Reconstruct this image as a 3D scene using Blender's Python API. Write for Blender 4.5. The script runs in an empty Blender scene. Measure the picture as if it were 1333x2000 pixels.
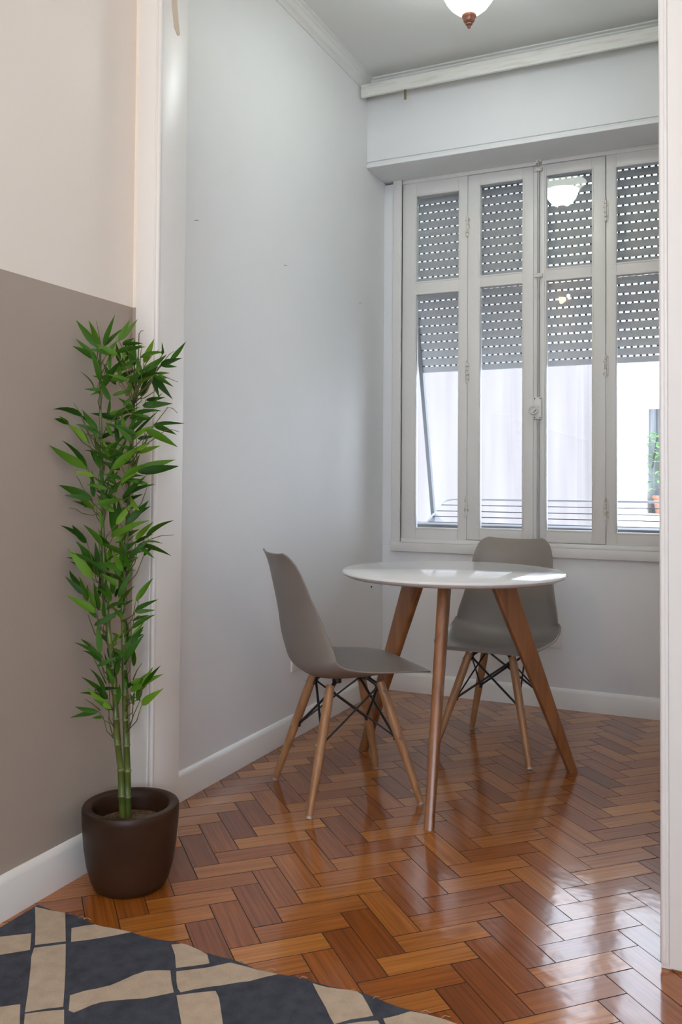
import bpy, bmesh, math, random
from mathutils import Vector, Matrix

# ------------------------------------------------------------------ camera, world, light, exposure
SC = bpy.context.scene
COL = SC.collection
F_PX, YAW, PITCH, ROLL, PPY, CAM_H = 1707.9, 0.432354, 0.0265573, 0.007435, 899.6, 1.07
cam_d = bpy.data.cameras.new('camera')
cam_d.sensor_fit = 'VERTICAL'
cam_d.sensor_height = 36.0
cam_d.lens = F_PX * 36.0 / 2000.0
cam_d.shift_y = -(1000.0 - PPY) / 2000.0
cam_d.clip_start = 0.05
cam_d.clip_end = 200
cam = bpy.data.objects.new('camera', cam_d)
COL.objects.link(cam)
_F = Vector((-math.sin(YAW), math.cos(YAW), 0))
_R = Vector((math.cos(YAW), math.sin(YAW), 0))
_U = Vector((0, 0, 1))
F2 = _F * math.cos(PITCH) + _U * math.sin(PITCH)
U2 = _U * math.cos(PITCH) - _F * math.sin(PITCH)
R2 = _R * math.cos(ROLL) + U2 * math.sin(ROLL)
U3 = U2 * math.cos(ROLL) - _R * math.sin(ROLL)
CAMP = Vector((0, 0, CAM_H))
m = Matrix((R2, U3, -F2)).transposed().to_4x4()
m.translation = CAMP
cam.matrix_world = m
SC.camera = cam

def ray(px, py):
    return F2 + R2 * ((px - 666.5) / F_PX) - U3 * ((py - PPY) / F_PX)

SC.view_settings.view_transform = 'Standard'
SC.view_settings.look = 'None'
SC.view_settings.gamma = 1.0
SC.view_settings.use_curve_mapping = False
SC.view_settings.exposure = 0.0

SKY = 7.6
world = bpy.data.worlds.new('sky')
SC.world = world
world.use_nodes = True
wn = world.node_tree.nodes
wn['Background'].inputs['Color'].default_value = (0.74, 0.84, 1.0, 1)
wn['Background'].inputs['Strength'].default_value = SKY

SC.cycles.max_bounces = 10
SC.cycles.diffuse_bounces = 6
SC.cycles.glossy_bounces = 4
SC.cycles.transparent_max_bounces = 16
SC.cycles.sample_clamp_indirect = 6
SC.cycles.use_denoising = True
SC.cycles.caustics_reflective = False
SC.cycles.caustics_refractive = False

def area(name, loc, rot, sx, sy, power, color=(1, 1, 1), portal=False):
    l = bpy.data.lights.new(name, 'AREA')
    l.shape = 'RECTANGLE'; l.size = sx; l.size_y = sy
    l.energy = power; l.color = color
    if portal: l.cycles.is_portal = True
    o = bpy.data.objects.new(name, l); COL.objects.link(o)
    o.location = loc; o.rotation_euler = rot
    return o

def point(name, loc, power, color, radius=0.05):
    l = bpy.data.lights.new(name, 'POINT'); l.energy = power; l.color = color; l.shadow_soft_size = radius
    o = bpy.data.objects.new(name, l); COL.objects.link(o); o.location = loc
    return o

# sky portal right outside the bay window, facing the room (-Y)
area('sky_portal', (-0.937, 4.36, 1.7), (math.radians(-90), 0, 0), 1.5, 2.0, 1, portal=True)
# added fill light at the unseen rear wall opening, standing in for daylight
area('rear_fill_light', (0.55, -1.88, 1.55), (math.radians(90), 0, 0), 2.2, 1.6, 7, (0.80, 0.90, 1.0))

# ------------------------------------------------------------------ helpers
def tag(o, label=None, cat=None, group=None, kind=None):
    if label: o['label'] = label
    if cat: o['category'] = cat
    if group: o['group'] = group
    if kind: o['kind'] = kind
    return o

def empty(name, loc, label, cat, group=None, rz=0, kind=None):
    o = bpy.data.objects.new(name, None); COL.objects.link(o)
    o.location = loc; o.rotation_euler = (0, 0, rz); o.empty_display_size = 0.1
    return tag(o, label, cat, group, kind)

class MB:
    def __init__(s): s.v = []; s.f = []; s.mi = []; s.uv = {}; s.rnd = []
    def add(s, vs, fs, mi=0, uvs=None, rnd=0.0):
        b = len(s.v); s.v += [tuple(v) for v in vs]
        for k, f in enumerate(fs):
            s.f.append([b + i for i in f]); s.mi.append(mi); s.rnd.append(rnd)
            if uvs: s.uv[len(s.f) - 1] = uvs[k]
    def box(s, a, b, mi=0, M=None):
        x0, y0, z0 = a; x1, y1, z1 = b
        vs = [(x0, y0, z0), (x1, y0, z0), (x1, y1, z0), (x0, y1, z0), (x0, y0, z1), (x1, y0, z1), (x1, y1, z1), (x0, y1, z1)]
        if M: vs = [M @ Vector(v) for v in vs]
        s.add(vs, [(0, 3, 2, 1), (4, 5, 6, 7), (0, 1, 5, 4), (1, 2, 6, 5), (2, 3, 7, 6), (3, 0, 4, 7)], mi)
    def lathe(s, prof, c=(0, 0, 0), n=32, mi=0, capb=False, capt=False):
        vs = []; fs = []
        for r, z in prof:
            for i in range(n):
                a = 2 * math.pi * i / n
                vs.append((c[0] + r * math.cos(a), c[1] + r * math.sin(a), c[2] + z))
        for j in range(len(prof) - 1):
            for i in range(n):
                k = (i + 1) % n
                fs.append((j * n + i, j * n + k, (j + 1) * n + k, (j + 1) * n + i))
        if capb: fs.append(tuple(range(n))[::-1])
        if capt: fs.append(tuple((len(prof) - 1) * n + i for i in range(n)))
        s.add(vs, fs, mi)
    def tube(s, pts, rad, n=10, mi=0, caps=True, rnd=0.0):
        pts = [Vector(p) for p in pts]
        if not isinstance(rad, (list, tuple)): rad = [rad] * len(pts)
        vs = []; fs = []
        up = None
        for i, p in enumerate(pts):
            t = (pts[min(i + 1, len(pts) - 1)] - pts[max(i - 1, 0)]).normalized()
            if up is None:
                up = t.cross(Vector((0.3, 0.2, 1)) if abs(t.z) < .9 else Vector((1, 0.1, 0))).normalized()
            else:
                up = (up - t * up.dot(t)).normalized()
            w = t.cross(up)
            for k in range(n):
                a = 2 * math.pi * k / n
                vs.append(p + (up * math.cos(a) + w * math.sin(a)) * rad[i])
        for i in range(len(pts) - 1):
            for k in range(n):
                q = (k + 1) % n
                fs.append((i * n + k, i * n + q, (i + 1) * n + q, (i + 1) * n + k))
        if caps:
            fs.append(tuple(range(n))[::-1]); fs.append(tuple((len(pts) - 1) * n + k for k in range(n)))
        s.add(vs, fs, mi, rnd=rnd)
    def prism(s, poly, z0, z1, mi=0):
        n = len(poly)
        vs = [(x, y, z0) for x, y in poly] + [(x, y, z1) for x, y in poly]
        fs = [tuple(range(n))[::-1], tuple(range(n, 2 * n))] + [(i, (i + 1) % n, n + (i + 1) % n, n + i) for i in range(n)]
        s.add(vs, fs, mi)
    def profile_run(s, prof, p0, p1, mi=0):
        """prof: list of (d, z) closed polygon; d is measured along the horizontal normal to p0->p1 (left-hand side)"""
        a = Vector((p0[0], p0[1], 0)); b = Vector((p1[0], p1[1], 0)); t = (b - a).normalized(); nrm = Vector((-t.y, t.x, 0))
        n = len(prof)
        vs = [a + nrm * d + Vector((0, 0, z)) for d, z in prof] + [b + nrm * d + Vector((0, 0, z)) for d, z in prof]
        fs = [(i, (i + 1) % n, n + (i + 1) % n, n + i) for i in range(n)] + [tuple(range(n))[::-1], tuple(range(n, 2 * n))]
        s.add(vs, fs, mi)
    def build(s, name, mats, parent=None, smooth=False, bevel=0, subd=0, angle=40):
        me = bpy.data.meshes.new(name)
        me.from_pydata(s.v, [], s.f); 
        if not isinstance(mats, (list, tuple)): mats = [mats]
        for mt in mats: me.materials.append(mt)
        for p, i in zip(me.polygons, s.mi): p.material_index = i
        if s.uv:
            ul = me.uv_layers.new(name='UVMap')
            for fi, uvs in s.uv.items():
                for li, uv in zip(me.polygons[fi].loop_indices, uvs): ul.data[li].uv = uv
        if any(s.rnd):
            at = me.attributes.new('rnd', 'FLOAT', 'FACE')
            for i, r in enumerate(s.rnd): at.data[i].value = r
        bm = bmesh.new(); bm.from_mesh(me)
        bmesh.ops.recalc_face_normals(bm, faces=bm.faces)
        bm.to_mesh(me); bm.free()
        o = bpy.data.objects.new(name, me); COL.objects.link(o)
        if parent: o.parent = parent
        if bevel:
            b = o.modifiers.new('bevel', 'BEVEL'); b.width = bevel; b.segments = 3; b.limit_method = 'ANGLE'; b.angle_limit = math.radians(35)
        if subd:
            b = o.modifiers.new('sub', 'SUBSURF'); b.levels = subd; b.render_levels = subd
        if smooth or bevel or subd:
            for p in me.polygons: p.use_smooth = True
            if smooth and not subd and angle < 180:
                try: me.set_sharp_from_angle(angle=math.radians(angle))
                except Exception: pass
        return o

def struct(o, label=None):
    o['kind'] = 'structure'
    if label: o['label'] = label
    return o

def copy_tree(o, parent=None):
    c = o.copy(); COL.objects.link(c)
    if parent: c.parent = parent
    for ch in [x for x in list(COL.objects) if x.parent == o]: copy_tree(ch, c)
    return c

# ------------------------------------------------------------------ materials
def mat(name, color=(.8, .8, .8), rough=.5, **kw):
    mt = bpy.data.materials.new(name); mt.use_nodes = True
    b = mt.node_tree.nodes['Principled BSDF']
    b.inputs['Base Color'].default_value = (*color, 1); b.inputs['Roughness'].default_value = rough
    for k, v in kw.items(): b.inputs[k.replace('_', ' ')].default_value = v
    return mt
def nd(mt, t, **kw):
    n = mt.node_tree.nodes.new(t)
    for k, v in kw.items(): setattr(n, k, v)
    return n
def lk(mt, a, b): mt.node_tree.links.new(a, b)
def bsdf(mt): return mt.node_tree.nodes['Principled BSDF']
def bump(mt, scale, strength, dist=0.002, detail=3, coord='Object', stretch=None, target='Normal'):
    tc = nd(mt, 'ShaderNodeTexCoord'); nz = nd(mt, 'ShaderNodeTexNoise'); bp = nd(mt, 'ShaderNodeBump')
    nz.inputs['Scale'].default_value = scale; nz.inputs['Detail'].default_value = detail
    src = tc.outputs[coord]
    if stretch:
        mp = nd(mt, 'ShaderNodeMapping'); mp.inputs['Scale'].default_value = stretch; lk(mt, src, mp.inputs['Vector']); src = mp.outputs['Vector']
    lk(mt, src, nz.inputs['Vector']); lk(mt, nz.outputs['Fac'], bp.inputs['Height'])
    bp.inputs['Strength'].default_value = strength; bp.inputs['Distance'].default_value = dist
    lk(mt, bp.outputs['Normal'], bsdf(mt).inputs[target])
    return nz
def tint(mt, c0, c1, scale=5, detail=3, stretch=None, lo=.35, hi=.65, coord='Object'):
    tc = nd(mt, 'ShaderNodeTexCoord'); nz = nd(mt, 'ShaderNodeTexNoise'); cr = nd(mt, 'ShaderNodeValToRGB')
    nz.inputs['Scale'].default_value = scale; nz.inputs['Detail'].default_value = detail
    src = tc.outputs[coord]
    if stretch:
        mp = nd(mt, 'ShaderNodeMapping'); mp.inputs['Scale'].default_value = stretch; lk(mt, src, mp.inputs['Vector']); src = mp.outputs['Vector']
    lk(mt, src, nz.inputs['Vector']); lk(mt, nz.outputs['Fac'], cr.inputs['Fac'])
    cr.color_ramp.elements[0].position = lo; cr.color_ramp.elements[1].position = hi
    cr.color_ramp.elements[0].color = (*c0, 1); cr.color_ramp.elements[1].color = (*c1, 1)
    lk(mt, cr.outputs['Color'], bsdf(mt).inputs['Base Color'])
    return cr

M = {}
M['wall'] = mat('wall_paint', (.78, .78, .78), .55); tint(M['wall'], (.76, .765, .77), (.80, .80, .795), 1.3, 4); bump(M['wall'], 9, .25, .004, 6)
M['ceil'] = mat('ceiling_paint', (.74, .74, .73), .7); bump(M['ceil'], 12, .15, .002)
M['trim'] = mat('trim_enamel', (.80, .785, .75), .33); bump(M['trim'], 40, .12, .001, 4)
M['frame'] = mat('window_enamel', (.74, .72, .69), .35); bump(M['frame'], 55, .18, .001, 4)
M['oldwood'] = mat('old_painted_board', (.76, .75, .71), .45); tint(M['oldwood'], (.66, .64, .58), (.79, .78, .74), 7, 6, (1, 14, 14), .3, .5); bump(M['oldwood'], 20, .3, .001, 5, stretch=(1, 12, 12))
# two colour living-room wall: cream paint above, taupe paint below a line at 1.59 m
tw = M['twotone'] = mat('two_tone_wall_paint', (.8, .8, .8), .5)
g = nd(tw, 'ShaderNodeNewGeometry'); sx = nd(tw, 'ShaderNodeSeparateXYZ'); gt = nd(tw, 'ShaderNodeMath', operation='GREATER_THAN')
gt.inputs[1].default_value = 1.591; mx = nd(tw, 'ShaderNodeMix', data_type='RGBA')
lk(tw, g.outputs['Position'], sx.inputs[0]); lk(tw, sx.outputs['Z'], gt.inputs[0]); lk(tw, gt.outputs[0], mx.inputs['Factor'])
mx.inputs['A'].default_value = (.39, .325, .27, 1); mx.inputs['B'].default_value = (.85, .78, .69, 1)
lk(tw, mx.outputs['Result'], bsdf(tw).inputs['Base Color']); bump(tw, 9, .2, .004, 6)

def wood(name, c0, c1, rough=.4, stretch=(30, 30, 2), coat=0.0, knots=False):
    mt = mat(name, c0, rough, Coat_Weight=coat, Coat_Roughness=.15)
    cr = tint(mt, c0, c1, 1.6, 7, stretch, .3, .72)
    tcx = [n for n in mt.node_tree.nodes if n.bl_idname == 'ShaderNodeTexNoise'][0]
    tcx.inputs['Distortion'].default_value = .6
    bp = nd(mt, 'ShaderNodeBump'); bp.inputs['Strength'].default_value = .12; bp.inputs['Distance'].default_value = .001
    lk(mt, tcx.outputs['Fac'], bp.inputs['Height']); lk(mt, bp.outputs['Normal'], bsdf(mt).inputs['Normal'])
    return mt
M['table_wood'] = wood('varnished_pine', (.17, .058, .018), (.34, .14, .05), .38, (16, 16, 1.0), .4)
M['beech'] = wood('beech', (.30, .14, .058), (.42, .22, .10), .45, (30, 30, 2))
M['gloss_white'] = mat('white_lacquer', (.80, .80, .80), .09, IOR=1.34); bump(M['gloss_white'], 4, .05, .002, 1)
M['shell'] = mat('taupe_plastic', (.225, .193, .168), .42); bump(M['shell'], 600, .06, .0004, 1)
M['black'] = mat('black_metal', (.012, .012, .013), .42, Metallic=.0)
M['bolt'] = mat('zinc_bolt', (.5, .48, .44), .4, Metallic=1.0)
M['glide'] = mat('clear_glide', (.45, .42, .4), .3)
M['plastic'] = mat('socket_plastic', (.78, .76, .72), .35)
M['hole'] = mat('dark_hole', (.02, .02, .02), .6)
M['brass'] = mat('aged_brass', (.28, .22, .12), .45, Metallic=.8)
M['copper'] = mat('copper_finial', (.30, .13, .085), .38, Metallic=.35)
M['steel'] = mat('grey_rod', (.42, .42, .42), .4, Metallic=.3)
M['hinge'] = mat('painted_hinge', (.68, .66, .60), .45); tint(M['hinge'], (.42, .36, .27), (.74, .72, .68), 60, 3, None, .32, .5)
M['shutter'] = mat('grey_shutter_pvc', (.50, .51, .52), .5)
M['shutterd'] = mat('shutter_link_shade', (.05, .05, .055), .6)  # links coloured near black to stand in for shade between the slots
M['alu'] = mat('aluminium', (.16, .16, .17), .5)
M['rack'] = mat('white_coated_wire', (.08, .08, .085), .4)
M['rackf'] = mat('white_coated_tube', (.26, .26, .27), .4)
M['ledge'] = mat('outer_ledge', (.16, .16, .17), .6)
M['pot'] = mat('brown_pot', (.03, .014, .008), .42, Specular_IOR_Level=.3); tint(M['pot'], (.024, .010, .0045), (.048, .021, .010), 6, 6); bump(M['pot'], 220, .25, .0006, 3)
M['soil'] = mat('soil', (.06, .035, .02), .95); tint(M['soil'], (.015, .008, .005), (.22, .13, .07), 140, 3); bump(M['soil'], 120, 1.0, .006, 4)
M['cane'] = mat('bamboo_cane', (.10, .16, .03), .4); tint(M['cane'], (.04, .075, .012), (.11, .14, .028), 12, 3)
M['node'] = mat('bamboo_node', (.17, .16, .055), .5)
M['twig'] = mat('twig', (.085, .095, .022), .6)
lf = M['leaf'] = mat('bamboo_leaf', (.06, .17, .02), .5, Specular_IOR_Level=.18)
at = nd(lf, 'ShaderNodeAttribute', attribute_name='rnd'); cr = nd(lf, 'ShaderNodeValToRGB')
cr.color_ramp.elements[0].color = (.012, .050, .005, 1); cr.color_ramp.elements[1].color = (.13, .26, .015, 1)
e = cr.color_ramp.elements.new(.5); e.color = (.038, .12, .006, 1)
lk(lf, at.outputs['Fac'], cr.inputs['Fac']); lk(lf, cr.outputs['Color'], bsdf(lf).inputs['Base Color'])
bsdf(lf).inputs['Subsurface Weight'].default_value = 0.0
# floor block wood
fl = M['floor'] = mat('herringbone_block', (.4, .17, .06), .33, Coat_Weight=1.0, Coat_Roughness=.13, Coat_IOR=1.5, Specular_IOR_Level=.15)
at = nd(fl, 'ShaderNodeAttribute', attribute_name='rnd'); uvn = nd(fl, 'ShaderNodeUVMap'); uvn.uv_map = 'UVMap'
mp = nd(fl, 'ShaderNodeMapping'); mp.inputs['Scale'].default_value = (3.5, 105, 1); lk(fl, uvn.outputs['UV'], mp.inputs['Vector'])
nz = nd(fl, 'ShaderNodeTexNoise'); nz.inputs['Scale'].default_value = 1.0; nz.inputs['Detail'].default_value = 6; nz.inputs['Distortion'].default_value = .5
lk(fl, mp.outputs['Vector'], nz.inputs['Vector'])
crb = nd(fl, 'ShaderNodeValToRGB'); el = crb.color_ramp.elements
el[0].position = 0; el[0].color = (.20, .056, .010, 1); el[1].position = 1; el[1].color = (.54, .215, .038, 1)
for p_, c_ in ((.25, (.26, .073, .011)), (.45, (.33, .100, .015)), (.55, (.39, .130, .022)), (.8, (.47, .175, .031))):
    q = el.new(p_); q.color = (*c_, 1)
lk(fl, at.outputs['Fac'], crb.inputs['Fac'])
crg = nd(fl, 'ShaderNodeValToRGB'); crg.color_ramp.elements[0].position = .3; crg.color_ramp.elements[1].position = .7
crg.color_ramp.elements[0].color = (.60, .53, .46, 1); crg.color_ramp.elements[1].color = (1.12, 1.12, 1.12, 1)
lk(fl, nz.outputs['Fac'], crg.inputs['Fac'])
mx = nd(fl, 'ShaderNodeMix', data_type='RGBA', blend_type='MULTIPLY'); mx.inputs['Factor'].default_value = 1
lk(fl, crb.outputs['Color'], mx.inputs['A']); lk(fl, crg.outputs['Color'], mx.inputs['B']); lk(fl, mx.outputs['Result'], bsdf(fl).inputs['Base Color'])
nzc = bump(fl, 14, .22, .004, 2, coord='Object', target='Coat Normal')
bp = nd(fl, 'ShaderNodeBump'); bp.inputs['Strength'].default_value = .1; bp.inputs['Distance'].default_value = .001
lk(fl, nz.outputs['Fac'], bp.inputs['Height']); lk(fl, bp.outputs['Normal'], bsdf(fl).inputs['Normal'])
M['joint'] = mat('floor_joint', (.035, .014, .008), .7)
# rug
def cloth(name, c0, c1, sc=900):
    mt = mat(name, c0, .95); 
    tc = nd(mt, 'ShaderNodeTexCoord'); mpx = nd(mt, 'ShaderNodeMapping'); mpx.inputs['Rotation'].default_value = (0, 0, .78)
    wv = nd(mt, 'ShaderNodeTexNoise'); wv.inputs['Scale'].default_value = sc; wv.inputs['Detail'].default_value = 2
    n2 = nd(mt, 'ShaderNodeTexNoise'); n2.inputs['Scale'].default_value = 30; n2.inputs['Detail'].default_value = 4
    lk(mt, tc.outputs['Object'], mpx.inputs['Vector']); lk(mt, mpx.outputs['Vector'], wv.inputs['Vector']); lk(mt, tc.outputs['Object'], n2.inputs['Vector'])
    ad = nd(mt, 'ShaderNodeMath', operation='MULTIPLY_ADD'); ad.inputs[1].default_value = .6; lk(mt, wv.outputs['Fac'], ad.inputs[0])
    a2 = nd(mt, 'ShaderNodeMath', operation='MULTIPLY'); a2.inputs[1].default_value = .4; lk(mt, n2.outputs['Fac'], a2.inputs[0]); lk(mt, a2.outputs[0], ad.inputs[2])
    cr = nd(mt, 'ShaderNodeValToRGB'); cr.color_ramp.elements[0].position = .38; cr.color_ramp.elements[1].position = .62
    cr.color_ramp.elements[0].color = (*c0, 1); cr.color_ramp.elements[1].color = (*c1, 1)
    lk(mt, ad.outputs[0], cr.inputs['Fac']); lk(mt, cr.outputs['Color'], bsdf(mt).inputs['Base Color'])
    bp = nd(mt, 'ShaderNodeBump'); bp.inputs['Strength'].default_value = .5; bp.inputs['Distance'].default_value = .001
    lk(mt, wv.outputs['Fac'], bp.inputs['Height']); lk(mt, bp.outputs['Normal'], bsdf(mt).inputs['Normal'])
    return mt
M['navy'] = cloth('navy_denim_weave', (.020, .024, .038), (.062, .069, .090))
M['cream'] = cloth('cream_cotton', (.40, .31, .225), (.52, .42, .32))
# glass: thin clear pane
gl = M['glass'] = bpy.data.materials.new('window_glass'); gl.use_nodes = True; gt_ = gl.node_tree; gt_.nodes.clear()
tr = gt_.nodes.new('ShaderNodeBsdfTransparent'); gy = gt_.nodes.new('ShaderNodeBsdfGlossy'); fr = gt_.nodes.new('ShaderNodeFresnel'); ms = gt_.nodes.new('ShaderNodeMixShader'); ou = gt_.nodes.new('ShaderNodeOutputMaterial')
tr.inputs['Color'].default_value = (.97, .98, .975, 1); gy.inputs['Roughness'].default_value = .003; fr.inputs['IOR'].default_value = 1.5
gt_.links.new(fr.outputs[0], ms.inputs[0]); gt_.links.new(tr.outputs[0], ms.inputs[1]); gt_.links.new(gy.outputs[0], ms.inputs[2]); gt_.links.new(ms.outputs[0], ou.inputs[0])
# outside walls
wa = M['stained'] = mat('weathered_render', (.16, .15, .15), .9); tint(wa, (.160, .138, .132), (.215, .190, .181), 1.2, 8, (5, 5, .35), .3, .7)
M['white_render'] = mat('white_render', (.85, .84, .82), .9)
M['recess'] = mat('grey_frosted_window', (.30, .31, .34), .5); tint(M['recess'], (.20, .21, .24), (.42, .42, .44), 3, 3, (8, 8, .6))
def emis(name, color, strength):
    mt = mat(name, (.85, .85, .82), .3); b = bsdf(mt)
    b.inputs['Emission Color'].default_value = (*color, 1); b.inputs['Emission Strength'].default_value = strength
    return mt
M['lampglass'] = emis('lit_alabaster_glass', (.90, 1.0, .97), 28)
M['lampflange'] = emis('lit_alabaster_rim', (.93, 1.0, .88), 7)
M['sconceglass'] = emis('lit_sconce_glass', (1.0, .72, .42), 22)
M['fillglass'] = emis('fill_lamp_glass', (1.0, .88, .72), 25)  # glowing bowl of the added living room fill lamp

# ------------------------------------------------------------------ the setting
CEIL = 3.108
XL, XR, YB = -1.735, -0.14, 4.285           # bay left wall, right wall, back wall
FXL, FXR, FYB, PY = -1.655, 2.30, -1.90, 2.095  # living room
PT = 0.125                                   # partition thickness
OPX0, OPX1, OPZ = -1.56, -0.172, 2.72        # opening in the partition

# floor: herringbone blocks
random.seed(7)
fb = MB()
L_, W_ = 0.2255, 0.07517
s2 = math.sqrt(.5); u = Vector((s2, s2, 0)); w = Vector((s2, -s2, 0))
P0 = Vector((-1.0795, 1.9583, 0))
def block(c, a, b, rnd, seed):
    gp = .0007
    l = L_ if a == 'u' else W_; k = W_ if a == 'u' else L_
    p = [c + u * gp + w * gp, c + u * (l - gp) + w * gp, c + u * (l - gp) + w * (k - gp), c + u * gp + w * (k - gp)]
    tilt = Vector((random.gauss(0, .0014), random.gauss(0, .0014), 0)); cc = c + u * l / 2 + w * k / 2
    top = [q + Vector((0, 0, (q - cc).dot(tilt))) for q in p]
    e = .0007
    inn = [top[i] + (cc - top[i]).normalized() * e * 1.4 for i in range(4)]
    out = [Vector((q.x, q.y, q.z - .0009)) for q in top]
    ox, oy = random.uniform(0, 50), random.uniform(0, 50)
    if a == 'u': uv = [(ox, oy), (ox + l, oy), (ox + l, oy + k), (ox, oy + k)]
    else: uv = [(ox, oy), (ox, oy + l), (ox + k, oy + l), (ox + k, oy)]
    fb.add(inn, [(0, 1, 2, 3)], 0, [uv], rnd)
    fb.add(inn + out, [(0, 4, 5, 1), (1, 5, 6, 2), (2, 6, 7, 3), (3, 7, 4, 0)], 1, None, rnd)
for i in range(-5, 14):
    for j in range(-38, 24):
        P = P0 + Vector((i * 2 * W_ * 3 * s2, j * W_ / s2, 0))
        if not (-2.2 < P.x < 2.35 and -2.1 < P.y < 4.45): continue
        if P.y > 2.35 and P.x > 0.05: continue
        block(P, 'u', 'w', min(1, max(0.02, random.gauss(.66, .15))), 0)
        block(P + u * L_, 'w', 'u', min(1, max(0.02, random.gauss(.36, .14))), 0)
fb.add([(-1.95, -2.1, -.0012), (2.5, -2.1, -.0012), (2.5, 2.3, -.0012), (-1.95, 2.3, -.0012)], [(0, 1, 2, 3)], 1, None, .01)
fb.add([(-1.95, 2.3, -.0012), (.1, 2.3, -.0012), (.1, 4.45, -.0012), (-1.95, 4.45, -.0012)], [(0, 1, 2, 3)], 1, None, .01)
o = fb.build('floor', [M['floor'], M['joint']]); struct(o)

b = MB(); b.box((FXL - .2, FYB - .15, CEIL), (FXR + .15, PY + .06, CEIL + .12)); b.box((XL - .12, PY + .06, CEIL), (XR + .15, YB + .25, CEIL + .12))
struct(b.build('ceiling', M['ceil']))

b = MB(); b.box((XL - .12, PY + .06, -.02), (XL, YB + .25, CEIL)); struct(b.build('wall_left', M['wall']))
b = MB(); b.box((XR, PY + PT, -.02), (XR + .12, YB + .25, CEIL)); struct(b.build('wall_right', M['wall']))
WX0, WX1, WZ0, WZ1 = -1.655, -0.219, 0.75, 2.66
b = MB()
b.box((XL, YB, -.02), (XR, YB + .22, WZ0)); b.box((XL, YB, WZ0), (WX0, YB + .22, WZ1)); b.box((WX1, YB, WZ0), (XR, YB + .22, WZ1))
b.box((XL, 4.045, 2.703), (XR, YB + .22, CEIL))            # deep lintel over the window
b.box((XL, 4.053, 2.690), (XR, YB + .22, 2.704))
b.box((XL, 4.041, 2.672), (XR, YB + .22, 2.692))
struct(b.build('wall_back', M['wall'], bevel=.003))
# partition between the living room and the bay
b = MB(); b.box((FXL - .08, PY, -.02), (OPX0 - .02, PY + PT, CEIL)); b.box((OPX0 - .02, PY, OPZ), (OPX1 + .02, PY + PT, CEIL)); b.box((OPX1 + .02, PY, -.02), (FXR + .1, PY + PT, CEIL))
struct(b.build('wall_partition', M['twotone']))
b = MB(); b.box((FXL - .12, FYB, -.02), (FXL, PY, CEIL)); struct(b.build('wall_living_left', M['twotone']))
b = MB(); b.box((FXR, FYB, -.02), (FXR + .12, PY, CEIL)); struct(b.build('wall_living_right', M['wall']))
b = MB()
b.box((FXL - .12, FYB - .12, -.02), (-.6, FYB, CEIL)); b.box((1.7, FYB - .12, -.02), (FXR + .12, FYB, CEIL)); b.box((-.6, FYB - .12, -.02), (1.7, FYB, .7)); b.box((-.6, FYB - .12, 2.4), (1.7, FYB, CEIL))
struct(b.build('wall_rear', M['wall']))

# trims of the opening: jamb lining + face casing with a bead
def opening_side(name, xj, sgn, mt):
    b = MB()
    # lining (reveal)
    b.box((min(xj, xj - sgn * .022), PY - .002, 0), (max(xj, xj - sgn * .022), PY + PT + .004, OPZ))
    # rounded corner bead
    b.tube([(xj - sgn * .004, PY - .004, 0), (xj - sgn * .004, PY - .004, OPZ)], .0075, 14)
    # flat casing and stepped outer moulding
    x2 = xj - sgn * .078
    b.box((min(xj - sgn * .008, x2), PY - .008, 0), (max(xj - sgn * .008, x2), PY, OPZ + .08))
    b.box((min(xj - sgn * .014, x2 + sgn * .012), PY - .0105, 0), (max(xj - sgn * .014, x2 + sgn * .012), PY - .007, OPZ + .07))
    return b.build(name, mt, bevel=.0018)
struct(opening_side('trim_1', OPX0, 1, M['trim']), 'white casing and reveal of the opening behind the bamboo')
# right-hand side: narrow bead then a wide flat painted panel
b = MB()
b.box((OPX1, PY - .002, 0), (OPX1 + .022, PY + PT + .004, OPZ))
b.tube([(OPX1 + .0045, PY - .002, .012), (OPX1 + .0045, PY - .002, OPZ)], .0065, 14)
b.tube([(OPX1 + .0125, PY - .001, .012), (OPX1 + .0125, PY - .001, OPZ)], .0045, 12)
b.box((OPX1 + .017, PY - .006, .004), (OPX1 + .32, PY, CEIL))
struct(b.build('trim_2', M['trim'], bevel=.0015), 'white jamb at the right edge of the picture')
b = MB(); b.box((OPX0, PY - .002, OPZ - .02), (OPX1, PY + PT + .004, OPZ)); b.box((OPX0 - .078, PY - .01, OPZ), (OPX1 + .017, PY, OPZ + .075)); struct(b.build('trim_3', M['trim'], bevel=.002))
# paint scar high on the left reveal
b = MB(); b.add([(OPX0 + .0012, 2.133, 2.56), (OPX0 + .0012, 2.160, 2.56), (OPX0 + .0012, 2.174, 2.47), (OPX0 + .0012, 2.182, 2.435), (OPX0 + .0012, 2.170, 2.428), (OPX0 + .0012, 2.152, 2.445), (OPX0 + .0012, 2.141, 2.50),
                 (OPX0 - .001, 2.133, 2.56), (OPX0 - .001, 2.160, 2.56), (OPX0 - .001, 2.174, 2.47), (OPX0 - .001, 2.182, 2.435), (OPX0 - .001, 2.170, 2.428), (OPX0 - .001, 2.152, 2.445), (OPX0 - .001, 2.141, 2.50)],
                [(0, 1, 2, 3, 4, 5, 6)] + [(i, (i + 1) % 7, 7 + (i + 1) % 7, 7 + i) for i in range(7)])
sc_ = b.build('paint_scar', mat('bare_filler', (.66, .55, .42), .8)); sc_.parent = bpy.data.objects['trim_1']; sc_['label'] = 'bare beige scrape in the paint near the top of the reveal'

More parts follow.
